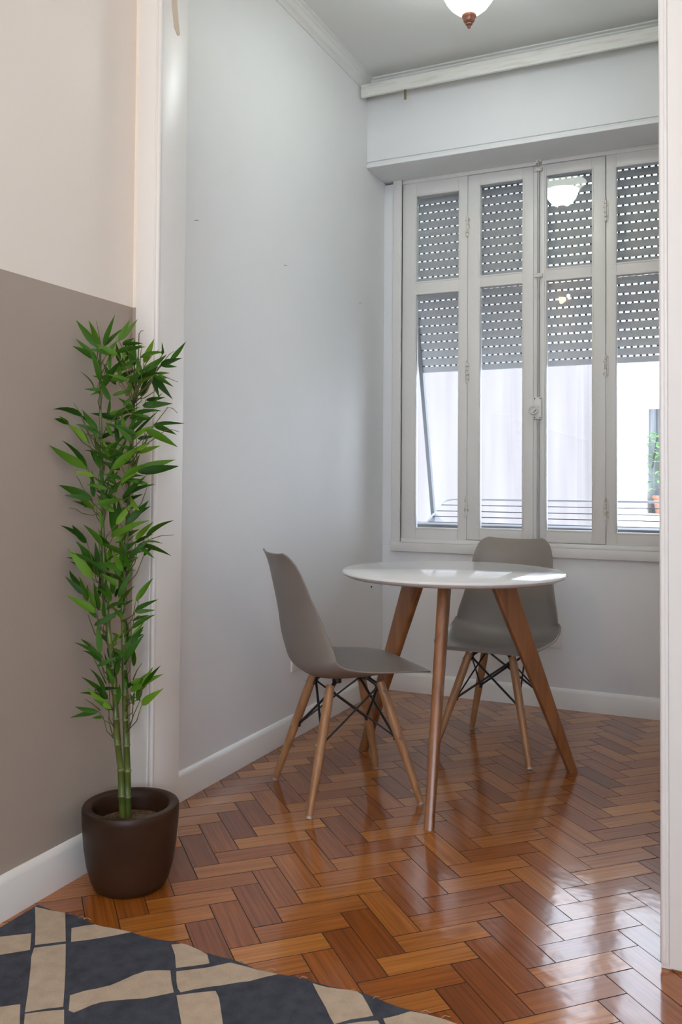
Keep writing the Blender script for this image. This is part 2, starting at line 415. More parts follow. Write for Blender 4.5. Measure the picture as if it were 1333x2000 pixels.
# cornices (crown mouldings)
def cornice_prof(h=.060, d=.052):
    return [(0, CEIL), (0, CEIL - h), (.006, CEIL - h), (.008, CEIL - h + .007), (.014, CEIL - h + .014), (.022, CEIL - h + .019), (.024, CEIL - h + .025), (.030, CEIL - .022), (.038, CEIL - .016), (.040, CEIL - .010), (.046, CEIL - .008), (d, CEIL - .006), (d, CEIL)]
b = MB(); b.profile_run([(-d, z) for d, z in cornice_prof()], (XL, PY + PT), (XL, 4.045)); struct(b.build('trim_4', M['ceil'], smooth=True, angle=25), 'moulded cornice along the left bay wall')
b = MB(); b.profile_run([(-d, z) for d, z in cornice_prof()], (XL, 4.045), (XR, 4.045)); struct(b.build('trim_5', M['ceil'], smooth=True, angle=25), 'moulded cornice above the window wall')
b = MB(); b.profile_run([(d, z) for d, z in cornice_prof()], (XR, PY + PT), (XR, 4.045)); struct(b.build('trim_6', M['ceil'], smooth=True, angle=25))
b = MB(); b.profile_run([(-d, z) for d, z in cornice_prof()], (FXL, FYB), (FXL, PY)); struct(b.build('trim_7', M['ceil'], smooth=True, angle=25))

# baseboards
def bb_prof(h=.100, t=.015):
    return [(0, 0), (t, 0), (t, h - .018), (t - .003, h - .010), (t - .009, h - .003), (.003, h), (0, h)]
def neg(p): return [(-d, z) for d, z in p]
b = MB(); b.profile_run(neg(bb_prof(.098)), (XL, PY + PT), (XL, YB)); struct(b.build('baseboard_left', M['trim'], smooth=True, angle=50))
b = MB(); b.profile_run(neg(bb_prof(.098)), (XL, YB), (XR, YB)); struct(b.build('baseboard_back', M['trim'], smooth=True, angle=50))
b = MB(); b.profile_run(bb_prof(.098), (XR, PY + PT), (XR, YB)); struct(b.build('baseboard_right', M['trim'], smooth=True, angle=50))
b = MB(); b.profile_run(neg(bb_prof(.108)), (FXL, FYB), (FXL, PY)); struct(b.build('baseboard_living_left', M['trim'], smooth=True, angle=50))
b = MB(); b.profile_run(neg(bb_prof(.108)), (OPX1 + .32, PY), (FXR, PY)); struct(b.build('baseboard_living_back', M['trim'], smooth=True, angle=50))

# ------------------------------------------------------------------ window_1
win = empty('window_1', (-.937, YB, WZ0), None, None, kind='structure')
WO = Vector(win.location)
def wloc(mb):  # world -> local
    mb.v = [(x - WO.x, y - WO.y, z - WO.z) for x, y, z in mb.v]; return mb
GY = YB + .012      # front face of sashes
def sash_mb(x0, x1, z0, z1, panes, yf, t=.036):
    """solid stiles and rails around the panes [(x0,x1,z0,z1)] stacked vertically, with a putty bead round each"""
    b = MB()
    px0, px1 = panes[0][0], panes[0][1]
    b.box((x0, yf, z0), (px0, yf + t, z1)); b.box((px1, yf, z0), (x1, yf + t, z1))
    zs = sorted([(p[2], p[3]) for p in panes]); cur = z0
    for a, c in zs:
        b.box((px0, yf, cur), (px1, yf + t, a)); cur = c
    b.box((px0, yf, cur), (px1, yf + t, z1))
    for (a0, a1, c0, c1) in panes:     # raised line just outside each pane
        e = .009; y0 = yf - .0025
        b.box((a0 - e, y0, c0 - e), (a0 - .002, yf + .001, c1 + e)); b.box((a1 + .002, y0, c0 - e), (a1 + e, yf + .001, c1 + e))
        b.box((a0 - .002, y0, c0 - e), (a1 + .002, yf + .001, c0 - .002)); b.box((a0 - .002, y0, c1 + .002), (a1 + .002, yf + .001, c1 + e))
    return b
def pane_mb(p, y, tilt=0.0, tx=0.0):
    a0, a1, c0, c1 = p
    b = MB(); cx, cz = (a0 + a1) / 2, (c0 + c1) / 2
    M_ = Matrix.Translation((cx, y, cz)) @ Matrix.Rotation(tilt, 4, 'Z') @ Matrix.Rotation(tx, 4, 'X')
    b.box((a0 - cx - .002, -.0015, c0 - cz - .002), (a1 - cx + .002, .0015, c1 - cz + .002), M=M_)
    return b
# surround frame: moulded casing, sill apron, head
b = MB()
def frame_side(xo, xi):
    b.box((min(xo, xi), YB - .014, .722), (max(xo, xi), YB + .02, 2.672))
frame_side(-1.679, -1.634); frame_side(-.195, -.240)
b.prism([(-1.679, YB - .024), (-.195, YB - .024), (-.195, YB + .02), (-1.679, YB + .02)], .722, .768)
b.box((-1.66, YB + .0, WZ0 + .01), (-1.634, YB + .10, 2.672)); b.box((-.240, YB, WZ0 + .01), (-.214, YB + .10, 2.672))
b.box((-1.634, YB + .004, .768), (-.240, YB + .10, .790)); b.box((-1.634, YB + .004, 2.652), (-.240, YB + .10, 2.672))
b.box((-1.28, YB + .052, .79), (-.594, YB + .075, .83)); b.box((-1.28, YB + .052, 2.62), (-.594, YB + .075, 2.652))
wloc(b).build('window_frame', M['frame'], win, bevel=.0025)
LP = [(-1.556, -1.327, 2.131, 2.580), (-1.556, -1.327, .847, 2.060)]
RP = [(-.547, -.318, 2.131, 2.588), (-.547, -.318, .850, 2.069)]
CL = [(-1.211, -.997, 2.131, 2.592), (-1.211, -.997, .853, 2.070)]
CR = [(-.877, -.661, 2.134, 2.594), (-.877, -.661, .854, 2.071)]
def sash(name, x0, x1, z0, z1, panes, yf, lab, tilt=(0, 0), tx=(0, 0)):
    s = wloc(sash_mb(x0, x1, z0, z1, panes, yf)).build(name, M['frame'], win, bevel=.0015)
    if lab: s['label'] = lab
    for p, tl, t2 in zip(panes, tilt, tx): wloc(pane_mb(p, yf + .016, tl, t2)).build('glass_pane', M['glass'], s)
    return s
sash('fixed_sash', -1.634, -1.2795, .790, 2.652, LP, GY, 'left fixed sash')
sash('fixed_sash', -.5945, -.240, .790, 2.652, RP, GY, 'right fixed sash')
cl_ = sash('casement', -1.2765, -.9415, .7925, 2.6495, CL, GY - .004, 'left casement')
cr_ = sash('casement', -.9385, -.5975, .7925, 2.6495, CR, GY - .004, 'right casement with the latch rod', (math.radians(2.6), 0), (0, 0))
# astragal strip on the right casement
b = MB(); b.box((-.9395, GY - .010, .80), (-.885, GY - .003, 2.645)); wloc(b).build('meeting_strip', M['frame'], cr_, bevel=.002)
for zc in (2.385, 1.640, .955):
    for s_, x in ((cl_, -1.278), (cr_, -.596)):
        b = MB()
        for k in range(5):
            b.lathe([(.0001, -.010), (.0062, -.009), (.0062, .009), (.0001, .010)], (x, GY - .010, zc + (k - 2) * .0205), 12)
        b.box((x - .012, GY - .0065, zc - .045), (x + .012, GY - .003, zc + .045))
        b.lathe([(.0001, 0), (.004, .003), (.005, .008), (.0001, .014)], (x, GY - .010, zc + .05), 10)
        wloc(b).build('hinge', M['hinge'], s_, smooth=True)
# espagnolette: two rods, guides, gearbox plate with a ring handle
RX, RY = -.9135, GY - .020
for za_, zb_ in ((1.49, 2.655), (.775, 1.40)):
    b = MB(); b.tube([(RX, RY, za_), (RX, RY, zb_)], .0058, 12); wloc(b).build('latch_rod', M['steel'], cr_, smooth=True)
for z in (2.100, 2.625):
    b = MB(); b.box((RX - .020, RY - .008, z - .009), (RX + .020, RY + .011, z + .009))
    for s_ in (-1, 1): b.lathe([(.0001, 0), (.004, 0)], (RX + s_ * .014, RY - .009, z), 8)
    wloc(b).build('rod_guide', M['hinge'], cr_, bevel=.0015)
b = MB(); b.box((RX - .015, RY - .004, 2.655), (RX + .015, RY + .016, 2.690))
wloc(b).build('rod_guide', M['hinge'], cr_, bevel=.0015)
b = MB(); b.box((RX - .012, RY - .002, .775), (RX + .012, RY + .014, .79))
wloc(b).build('rod_guide', M['hinge'], cr_, bevel=.0015)
b = MB(); b.box((RX - .024, RY - .010, 1.392), (RX + .018, RY + .010, 1.500))
gbx = wloc(b).build('latch_plate', M['frame'], cr_, bevel=.003)
for dx, z in ((-.015, 1.493), (.011, 1.493), (-.015, 1.400), (.011, 1.400)):
    b = MB(); b.tube([(RX + dx, RY - .0112, z), (RX + dx, RY - .009, z)], .0032, 10)
    wloc(b).build('screw', M['hole'], cr_)
b = MB()
ring = []
for k in range(25):
    a = 2 * math.pi * k / 24; ring.append((RX - .020 + .022 * math.cos(a) , RY - .020 - .006 * math.cos(a), 1.437 + .019 * math.sin(a)))
b.tube(ring, .0042, 10, caps=False)
b.tube([(RX - .003, RY - .006, 1.452), (RX - .003, RY - .022, 1.450)], .008, 12)
b.tube([(RX - .003, RY - .020, 1.450), (RX - .018, RY - .024, 1.436), (RX - .026, RY - .022, 1.425)], .005, 10)
wloc(b).build('ring_handle', M['frame'], cr_, smooth=True)
# outer masonry ledge
b = MB(); b.box((-1.75, YB + .10, .70), (-.10, YB + .40, .861)); struct(b.build('trim_8', M['ledge'], bevel=.004), 'grey outer ledge below the window')

# ------------------------------------------------------------------ roller shutter outside the panes
SX0, SX1 = -1.600, -.262
sh = empty('roller_shutter', (-.93, 4.42, 1.68), 'grey slatted roller shutter, half lowered outside the window panes', 'shutter')
SO = Vector(sh.location)
def sloc(mb): mb.v = [(x - SO.x, y - SO.y, z - SO.z) for x, y, z in mb.v]; return mb
KZ, KY, SL = 2.06, 4.425, .268       # kink height, y of the vertical run, outward slope of the awning run
def spt(s):     # s: distance down the curtain from the kink (negative above)
    if s < 0: return (KY, KZ - s)
    n = math.sqrt(1 + SL * SL); return (KY + SL * s / n, KZ - s / n)
b = MB(); bd = MB()
pitch = .0435; slot = .0074
smax = (KZ - 1.682) * math.sqrt(1 + SL * SL)
k = 0; s = smax
def quadbox(mb, x0, x1, s0, s1, t=.005, bow=.0):
    (ya, za), (yb, zb) = spt(s0), spt(s1)
    vs = [(x0, ya, za), (x1, ya, za), (x1, yb, zb), (x0, yb, zb), (x0, ya + t, za), (x1, ya + t, za), (x1, yb + t, zb), (x0, yb + t, zb)]
    mb.add(vs, [(0, 1, 2, 3), (7, 6, 5, 4), (0, 4, 5, 1), (1, 5, 6, 2), (2, 6, 7, 3), (3, 7, 4, 0)])
quadbox(b, SX0, SX1, smax - .030, smax, .014)
s = smax - .030
while spt(s)[1] < 2.70:
    # light slots
    x = SX0 + (.006 if k % 2 else .017)
    xs = SX0
    while x < SX1 - .02:
        quadbox(bd, xs, x, s - slot, s, .003); xs = x + .0185; x += .0305
    quadbox(bd, xs, SX1, s - slot, s, .003)
    s -= slot
    # one slat, slightly bowed
    m_ = s - (pitch - slot) / 2
    for (sa, sb, off) in ((s - (pitch - slot), m_, 1), (m_, s, 1)):
        (ya, za), (yb, zb) = spt(sa), spt(sb)
        bo = .0012
        y0a = ya - (bo if sa == m_ else 0); y0b = yb - (bo if sb == m_ else 0)
        b.add([(SX0, y0a, za), (SX1, y0a, za), (SX1, y0b, zb), (SX0, y0b, zb), (SX0, ya + .004, za), (SX1, ya + .004, za), (SX1, yb + .004, zb), (SX0, yb + .004, zb)],
              [(0, 1, 2, 3), (7, 6, 5, 4), (0, 4, 5, 1), (1, 5, 6, 2), (2, 6, 7, 3), (3, 7, 4, 0)])
    s -= (pitch - slot); k += 1
sloc(b).build('slat_curtain', M['shutter'], sh, smooth=True, angle=20)
sloc(bd).build('slotted_link', M['shutterd'], sh)
for x in (SX0 - .006, SX1 + .006):
    b = MB()
    b.box((x - .012, KY - .012, KZ), (x + .012, KY + .022, 2.72))
    f0 = Vector((x, KY + .004, KZ)); f1 = Vector((x, KY + .004 + SL * 1.23, KZ - 1.23))
    d = (f1 - f0); n_ = Vector((0, 1, SL)).normalized() * .015
    vs = []
    for p in (f0, f1):
        for sx_ in (-.010, .010):
            vs += [p + Vector((sx_, 0, 0)) - n_, p + Vector((sx_, 0, 0)) + n_]
    b.add(vs, [(0, 1, 3, 2), (4, 6, 7, 5), (0, 2, 6, 4), (1, 5, 7, 3), (0, 4, 5, 1), (2, 3, 7, 6)])
    b.add([(x - .02, f1.y - .10, .835), (x + .03, f1.y - .10, .835), (x + .03, f1.y + .12, .835), (x - .02, f1.y + .12, .835), (x - .01, f1.y - .01, .90), (x + .01, f1.y - .01, .90), (x + .01, f1.y + .02, .90), (x - .01, f1.y + .02, .90)],
          [(0, 3, 2, 1), (4, 5, 6, 7), (0, 1, 5, 4), (1, 2, 6, 5), (2, 3, 7, 6), (3, 0, 4, 7)])
    sloc(b).build('guide_arm', M['alu'], sh)
b = MB(); b.box((SX0 - .03, 4.40, 2.672), (SX1 + .03, 4.60, 2.86)); sloc(b).build('shutter_box', M['shutter'], sh, bevel=.004)

# ------------------------------------------------------------------ clothes drying rack outside
rk = empty('drying_rack', (-.9, 4.75, .84), 'white wire clothes drying rack outside the window', 'drying rack')
KO = Vector(rk.location)
def kloc(mb): mb.v = [(x - KO.x, y - KO.y, z - KO.z) for x, y, z in mb.v]; return mb
ya, za, yb, zb = 4.50, .815, 4.93, .985
def rp(t, x): return (x, ya + (yb - ya) * t, za + (zb - za) * t)
b = MB(); b.tube([rp(0, -1.60), rp(.5, -1.60), rp(.85, -1.60), rp(.96, -1.585), rp(1, -1.545), rp(1.0, -1.2), rp(1.0, -.6), rp(1, -.26), rp(.96, -.22), rp(.85, -.20), rp(0, -.20)], .0065, 10)
kloc(b).build('outer_frame', M['rackf'], rk, smooth=True, angle=180)
for t in (.12, .28, .45, .62, .81):
    b = MB(); b.tube([rp(t, -1.60), rp(t, -.20)], .0026, 8); kloc(b).build('wire', M['rack'], rk, smooth=True)
b = MB(); b.tube([(-1.6, 4.50, .815), (-.2, 4.50, .815)], .006, 8); b.tube([(-1.55, 4.50, .815), (-1.55, 4.44, .815)], .005, 8); b.tube([(-.25, 4.50, .815), (-.25, 4.44, .815)], .005, 8)
kloc(b).build('wall_bracket', M['rack'], rk)

# ------------------------------------------------------------------ buildings across the light well
b = MB(); b.box((-5.5, 8.0, -6), (-1.80, 8.9, 7.5)); b.box((-1.80, 8.0, -6), (-1.36, 8.9, 2.32)); o = b.build('neighbour_wall', M['stained']); tag(o, 'streaked grey rendered wall seen through the left window panes', 'wall')
nb = empty('neighbour_building', (1.0, 9.2, -6), 'bright white building with a dark window seen through the rightmost pane', 'building')
b = MB(); yy = 9.0
b.box((-2.6, yy, -6), (-.873, yy + .5, 2.45)); b.box((-.873, yy, -6), (.15, yy + .5, .80)); b.box((-.873, yy, 1.845), (.15, yy + .5, 2.45)); b.box((.15, yy, -6), (4, yy + .5, 2.45))
b.v = [(x - 1.0, y - 9.2, z + 6) for x, y, z in b.v]; b.build('facade', M['white_render'], nb)
b = MB(); b.box((-.873, yy + .30, .80), (.15, yy + .34, 1.845)); b.v = [(x - 1.0, y - 9.2, z + 6) for x, y, z in b.v]; b.build('window_leaf', M['recess'], nb)
b = MB(); b.tube([(-.79, yy + .27, 1.84), (-.79, yy + .27, 1.55), (-.83, yy + .2, 1.25)], .009, 8); b.v = [(x - 1.0, y - 9.2, z + 6) for x, y, z in b.v]; b.build('cable', M['rack'], nb)
# pot plant on that window sill
random.seed(11)
pp = empty('potted_plant', (-.72, 9.15, .80), 'light green leafy plant in a terracotta pot in the dark neighbouring window', 'plant')
b = MB(); b.lathe([(.001, 0), (.075, 0), (.10, .15), (.112, .15), (.112, .18), (.095, .18), (.09, .15), (.001, .15)], n=20); b.build('pot', mat('terracotta', (.40, .20, .13), .8), pp, smooth=True)
b = MB()
for i in range(150):
    h = random.uniform(.18, .80); a = random.uniform(0, 6.28); r = random.uniform(.02, .19) * (1.15 - h * .6)
    c = Vector((r * math.cos(a), min(.12, r * math.sin(a)), h)); d = Vector((math.cos(a), math.sin(a), random.uniform(-.7, .5))).normalized() * random.uniform(.06, .11)
    sd = d.cross(Vector((0, 0, 1))).normalized() * .022
    if (c + d).y > .14: d.y = -abs(d.y)
    b.add([c, c + d * .5 + sd + Vector((0, 0, .008)), c + d, c + d * .5 - sd + Vector((0, 0, .008)), c + d * .5], [(0, 1, 4), (1, 2, 4), (2, 3, 4), (3, 0, 4)], 0, None, random.uniform(.5, 1))
b.build('foliage', mat('light_leaf', (.24, .42, .17), .6), pp)
for i in range(5):
    b = MB(); b.tube([(0, 0, .14), (random.uniform(-.05, .05), random.uniform(-.05, .05), .4), (random.uniform(-.1, .1), random.uniform(-.08, .08), .7)], .005, 6)
    b.build('stem', M['twig'], pp)
# ground of the light well
b = MB(); b.box((-12, 4.6, -6.2), (12, 20, -6)); struct(b.build('courtyard_floor', M['stained']))

# ------------------------------------------------------------------ pelmet board, hook
pel = MB(); pel.box((-1.722, 3.936, 2.990), (XR - .004, 3.952, 3.051)); pel.box((-1.722, 3.952, 3.036), (XR - .004, 4.042, 3.047))
o = pel.build('curtain_pelmet', M['oldwood'], bevel=.0015); tag(o, 'long white painted curtain pelmet board below the cornice', 'curtain pelmet')
b = MB(); b.box((-1.4955, 3.941, 2.941), (-1.4845, 3.947, 2.9895))
o = b.build('curtain_stop', M['brass'], bevel=.001); tag(o, 'small dark brass tab hanging under the left end of the pelmet', 'hook')

# ------------------------------------------------------------------ ceiling lamp in the bay
def ceiling_lamp(loc, label, glass, drop=.35):
    r = empty('ceiling_lamp', loc, label, 'lamp')        # loc = tip of the finial
    b = MB(); b.lathe([(.0001, 0), (.006, .001), (.0075, .006), (.005, .010), (.013, .013), (.012, .019), (.0175, .022), (.021, .027), (.0205, .034), (.0245, .038), (.0275, .045), (.027, .053), (.022, .056), (.0001, .056)], n=28)
    b.build('finial', M['copper'], r, smooth=True, angle=60)
    b = MB(); b.lathe([(.022, .053), (.047, .064), (.069, .083), (.086, .106), (.097, .130), (.105, .153), (.117, .170), (.133, .184), (.148, .196), (.147, .201), (.130, .190), (.113, .176), (.100, .156), (.092, .132), (.081, .109), (.064, .088), (.042, .070), (.022, .060)], n=48)
    
    if glass == M['lampglass']:
        for fi, f in enumerate(b.f):
            if sum(b.v[q][2] for q in f) / 4 > .158: b.mi[fi] = 1
    b.build('glass_bowl', [glass, M['lampflange']], r, smooth=True, angle=180)
    b = MB(); b.tube([(0, 0, .05), (0, 0, drop - .02)], .007, 12); b.lathe([(.0001, drop - .045), (.03, drop - .04), (.062, drop - .02), (.068, drop - .004), (.068, drop)], n=32)
    b.build('stem_and_canopy', M['copper'], r, smooth=True, angle=50)
    return r
ceiling_lamp((-.919, 3.096, 2.761), 'lit alabaster glass bowl lamp with copper finial on the bay ceiling', M['lampglass'], CEIL - 2.761)
rl = ceiling_lamp((.85, .1, 2.74), 'added warm fill lamp on the unseen living room ceiling', M['fillglass'], CEIL - 2.74)  # added out of view to brighten the left living room wall

# wall sconce (seen only as a reflection in the right casement)
scn = empty('wall_sconce', (FXL, -.12, 2.84), 'small warm lit half-bowl sconce high on the living room wall', 'lamp')
b = MB(); n = 16
prof = [(.004, .03), (.030, .036), (.052, .055), (.062, .085)]
vs = []; fs = []
for r_, z_ in prof:
    for i in range(n + 1):
        a = -math.pi / 2 + math.pi * i / n; vs.append((r_ * math.cos(a) + .004, r_ * math.sin(a), z_))
for j in range(len(prof) - 1):
    for i in range(n): fs.append((j * (n + 1) + i, j * (n + 1) + i + 1, (j + 1) * (n + 1) + i + 1, (j + 1) * (n + 1) + i))
b.add(vs, fs); b.build('half_bowl', M['sconceglass'], scn, smooth=True, angle=180)
b = MB(); b.box((0, -.03, -.01), (.005, .03, .08)); b.build('back_plate', M['brass'], scn)
point('sconce_bulb', (FXL + .085, -.12, 2.945), 32, (1, .78, .48), .015)

# ------------------------------------------------------------------ sockets and nails
def plate(name, loc, rz, label, w_=.078, h_=.115):
    r = empty(name, loc, label, 'socket', rz=rz)
    b = MB(); b.box((-w_ / 2, -.009, -h_ / 2), (w_ / 2, 0, h_ / 2)); b.build('cover_plate', M['plastic'], r, bevel=.003)
    b = MB(); b.box((-.021, -.0115, -.012), (.021, -.008, .012)); b.build('socket_insert', M['plastic'], r, bevel=.002)
    for dx in (-.009, 0, .009):
        b = MB(); b.tube([(dx, -.0118, .001), (dx, -.011, .001)], .0022, 10); b.build('pin_hole', M['hole'], r)
    return r
plate('power_socket', (-.838, YB, .345), 0, 'white socket plate low on the window wall behind the rear chair')
plate('power_socket', (XL, 3.305, .335), math.pi / 2, 'white socket plate low on the left wall behind the side chair')
for (y, z, l) in ((2.529, 1.983, 'small nail in the bay wall beside the white reveal'), (3.179, 1.975, 'small nail halfway along the bay wall'), (3.961, 1.968, 'small nail in the bay wall nearest the window')):
    b = MB(); b.tube([(XL - .002, y, z), (XL + .006, y, z + .001), (XL + .008, y + .006, z + .001), (XL + .008, y + .012, z + .003)], .0012, 8)
    o = b.build('wall_nail', M['steel']); tag(o, l, 'nail', 'nails in the left bay wall')
b = MB(); b.tube([(XL - .002, 4.14, .545), (XL + .004, 4.14, .545)], .004, 10); o = b.build('wall_plug', M['hole']); tag(o, 'tiny dark plug hole low on the left bay wall under the window corner', 'plug')

# ------------------------------------------------------------------ table
TC = (-.968, 3.079); TR = .405; TZ = .757
tb = empty('dining_table', (TC[0], TC[1], 0), 'round white table with three splayed wooden legs', 'table')
b = MB()
b.lathe([(.0001, TZ - .024), (TR - .055, TZ - .024), (TR - .022, TZ - .022), (TR - .006, TZ - .014), (TR, TZ - .008), (TR - .001, TZ - .003), (TR - .005, TZ), (.0001, TZ)], n=128)
b.build('tabletop', M['gloss_white'], tb, smooth=True, angle=50)
feet = [(-.894, 2.608), (-1.402, 3.267), (-.584, 3.361)]
for fx, fy in feet:
    f = Vector((fx - TC[0], fy - TC[1], 0)); ur = f.normalized(); tg = Vector((-ur.y, ur.x, 0)); rf = f.length
    b = MB(); N = 9; ring_n = 20; vs = []; fs = []
    zt = TZ - .024
    for i in range(N):
        t = i / (N - 1); z = t * zt; rc = rf + (.185 - rf) * t - .004
        hr = .0180 + (.049 - .0180) * t          # half radial size
        ht = .0150 + (.0195 - .0150) * t          # half tangential size
        for k in range(ring_n):
            a = 2 * math.pi * k / ring_n
            ca, sa = math.cos(a), math.sin(a); e = .45
            px_ = math.copysign(abs(ca) ** e, ca) * hr; py_ = math.copysign(abs(sa) ** e, sa) * ht
            vs.append(ur * (rc + px_) + tg * py_ + Vector((0, 0, z)))
    for i in range(N - 1):
        for k in range(ring_n):
            q = (k + 1) % ring_n; fs.append((i * ring_n + k, i * ring_n + q, (i + 1) * ring_n + q, (i + 1) * ring_n + k))
    fs.append(tuple(range(ring_n))[::-1]); fs.append(tuple((N - 1) * ring_n + k for k in range(ring_n)))
    b.add(vs, fs); b.build('leg', M['table_wood'], tb, smooth=True, angle=50)

# ------------------------------------------------------------------ chairs
def interp(tab, t):
    for (a, va), (c, vc) in zip(tab, tab[1:]):
        if t <= c: 
            k = (t - a) / (c - a); k = k * k * (3 - 2 * k) if False else k
            return va + (vc - va) * k
    return tab[-1][1]
def cat(pts, t):
    n = len(pts) - 1; x = t * n; i = min(int(x), n - 1); f = x - i
    p0 = pts[max(i - 1, 0)]; p1 = pts[i]; p2 = pts[i + 1]; p3 = pts[min(i + 2, n)]
    return tuple(.5 * ((2 * b_) + (-a_ + c_) * f + (2 * a_ - 5 * b_ + 4 * c_ - d_) * f * f + (-a_ + 3 * b_ - 3 * c_ + d_) * f ** 3) for a_, b_, c_, d_ in zip(p0, p1, p2, p3))
# along the centre line: x forward, z, half width, curl of the sides, sharpness
PROF = [(.246, .426, .150, -.002), (.238, .434, .182, .000), (.205, .439, .208, .003), (.155, .438, .224, .010), (.095, .430, .234, .022), (.035, .420, .240, .036), (-.03, .413, .243, .050), (-.09, .412, .243, .063),
        (-.145, .423, .241, .076), (-.185, .455, .233, .082), (-.205, .505, .226, .085), (-.220, .560, .214, .080), (-.229, .620, .200, .068), (-.240, .680, .187, .052), (-.252, .738, .180, .042), (-.262, .787, .168, .030), (-.272, .817, .150, .020), (-.282, .834, .118, .012)]
def make_chair(label):
    r = empty('dining_chair', (0, 0, 0), label, 'chair', 'taupe shell chairs at the round table')
    NU, NV = 24, 52; vs = []; fs = []
    for j in range(NV + 1):
        t = j / NV; x, z, hw, ck = cat(PROF, t)
        x2, z2, _, _ = cat(PROF, min(1, t + .01)); x1, z1, _, _ = cat(PROF, max(0, t - .01))
        tx, tz = x2 - x1, z2 - z1; l = math.hypot(tx, tz); nx, nz = tz / l, -tx / l     # towards the sitter
        if nz < 0 and nx < 0: nx, nz = -nx, -nz
        for i in range(NU + 1):
            u_ = -1 + 2 * i / NU; c_ = ck * abs(u_) ** 2.4
            inset = 1 - .06 * abs(u_) ** 6 * (ck / .08)
            vs.append((x + nx * c_, u_ * hw * inset, z + nz * c_))
    for j in range(NV):
        for i in range(NU): fs.append((j * (NU + 1) + i, j * (NU + 1) + i + 1, (j + 1) * (NU + 1) + i + 1, (j + 1) * (NU + 1) + i))
    b = MB(); b.add(vs, fs); o = b.build('seat_shell', M['shell'], r, smooth=True, angle=180)
    s_ = o.modifiers.new('solid', 'SOLIDIFY'); s_.thickness = .006; s_.offset = 0; s_.use_rim = True
    bv = o.modifiers.new('bev', 'BEVEL'); bv.width = .002; bv.segments = 2; bv.limit_method = 'ANGLE'; bv.angle_limit = math.radians(50)
    FR, TR_, ZT = .280 / math.sqrt(2), .128 / math.sqrt(2), .392
    corners = [(1, 1), (1, -1), (-1, -1), (-1, 1)]
    def legp(i, z):
        sx_, sy_ = corners[i % 4]; k = FR + (TR_ - FR) * z / ZT; return Vector((sx_ * k, sy_ * k, z))
    for i in range(4):
        b = MB(); b.tube([legp(i, .006), legp(i, .05), legp(i, .2), legp(i, .33), legp(i, ZT - .012), legp(i, ZT)], [.0105, .0118, .0158, .0165, .0150, .0135], 20)
        lg = b.build('leg', M['beech'], r, smooth=True, angle=60)
        b = MB(); b.tube([legp(i, 0), legp(i, .008)], [.009, .0108], 16); b.build('glide', M['glide'], lg, smooth=True)
        for z in (.212, .365):
            d = Vector((0, corners[i][1], 0)) if corners[i][0] > 0 else Vector((corners[i][0], 0, 0))
            p = legp(i, z); b = MB(); b.tube([p + d * .010, p + d * .0178], .0058, 12)
            b.build('bolt', M['bolt'], lg, smooth=True)
    # brackets from each leg top to the shell
    for i in range(4):
        b = MB(); p = legp(i, .350); q = legp(i, .385); inn = Vector((-corners[i][0], -corners[i][1], 0)).normalized()
        zs = .402 if corners[i][0] < 0 else .408
        b.tube([legp(i, .360) + inn * .012, legp(i, .385) + inn * .020, legp(i, .395) + inn * .035, Vector((*(legp(i, .39) + inn * .055).xy, zs - .004))], [.0075, .0075, .007, .008], 10)
        b.lathe([(.0001, zs - .012), (.016, zs - .010), (.016, zs + .010), (.0001, zs + .010)], (*(legp(i, .39) + inn * .052).xy, 0), 16)
        b.build('bracket', M['black'], r, smooth=True)
    for i in range(4):
        j = (i + 1) % 4
        for a_, c_ in ((i, j), (j, i)):
            ins = Vector((-corners[a_][0], -corners[a_][1], 0)).normalized(); ins2 = Vector((-corners[c_][0], -corners[c_][1], 0)).normalized()
            b = MB(); p0 = legp(a_, .372) + ins * .018; p1 = legp(c_, .212) + ins2 * .014
            b.tube([p0, p0 + (p1 - p0) * .06, p0 + (p1 - p0) * .94, p1], [.0055, .0033, .0033, .0055] if (i % 2) else [.0065, .0045, .0045, .0055], 10)
            b.tube([p1 + Vector((0, 0, .010)), p1 - Vector((0, 0, .010))], .006, 10)
            b.build('brace_rod', M['black'], r, smooth=True)
    return r
ch1 = make_chair('taupe shell chair on wooden legs, side-on left of the round table')
ch2 = copy_tree(ch1)
ch1.location = (-1.267, 2.802, 0); ch1.rotation_euler = (0, 0, math.radians(45))
ch2.location = (-.915, 3.537, 0); ch2.rotation_euler = (0, 0, math.radians(-96))
[c for c in COL.objects if c.parent == ch2 and c.name.startswith('seat_shell')][0].rotation_euler = (0, 0, math.radians(5.5))
ch2['label'] = 'taupe shell chair facing the camera behind the round table, backed to the window'

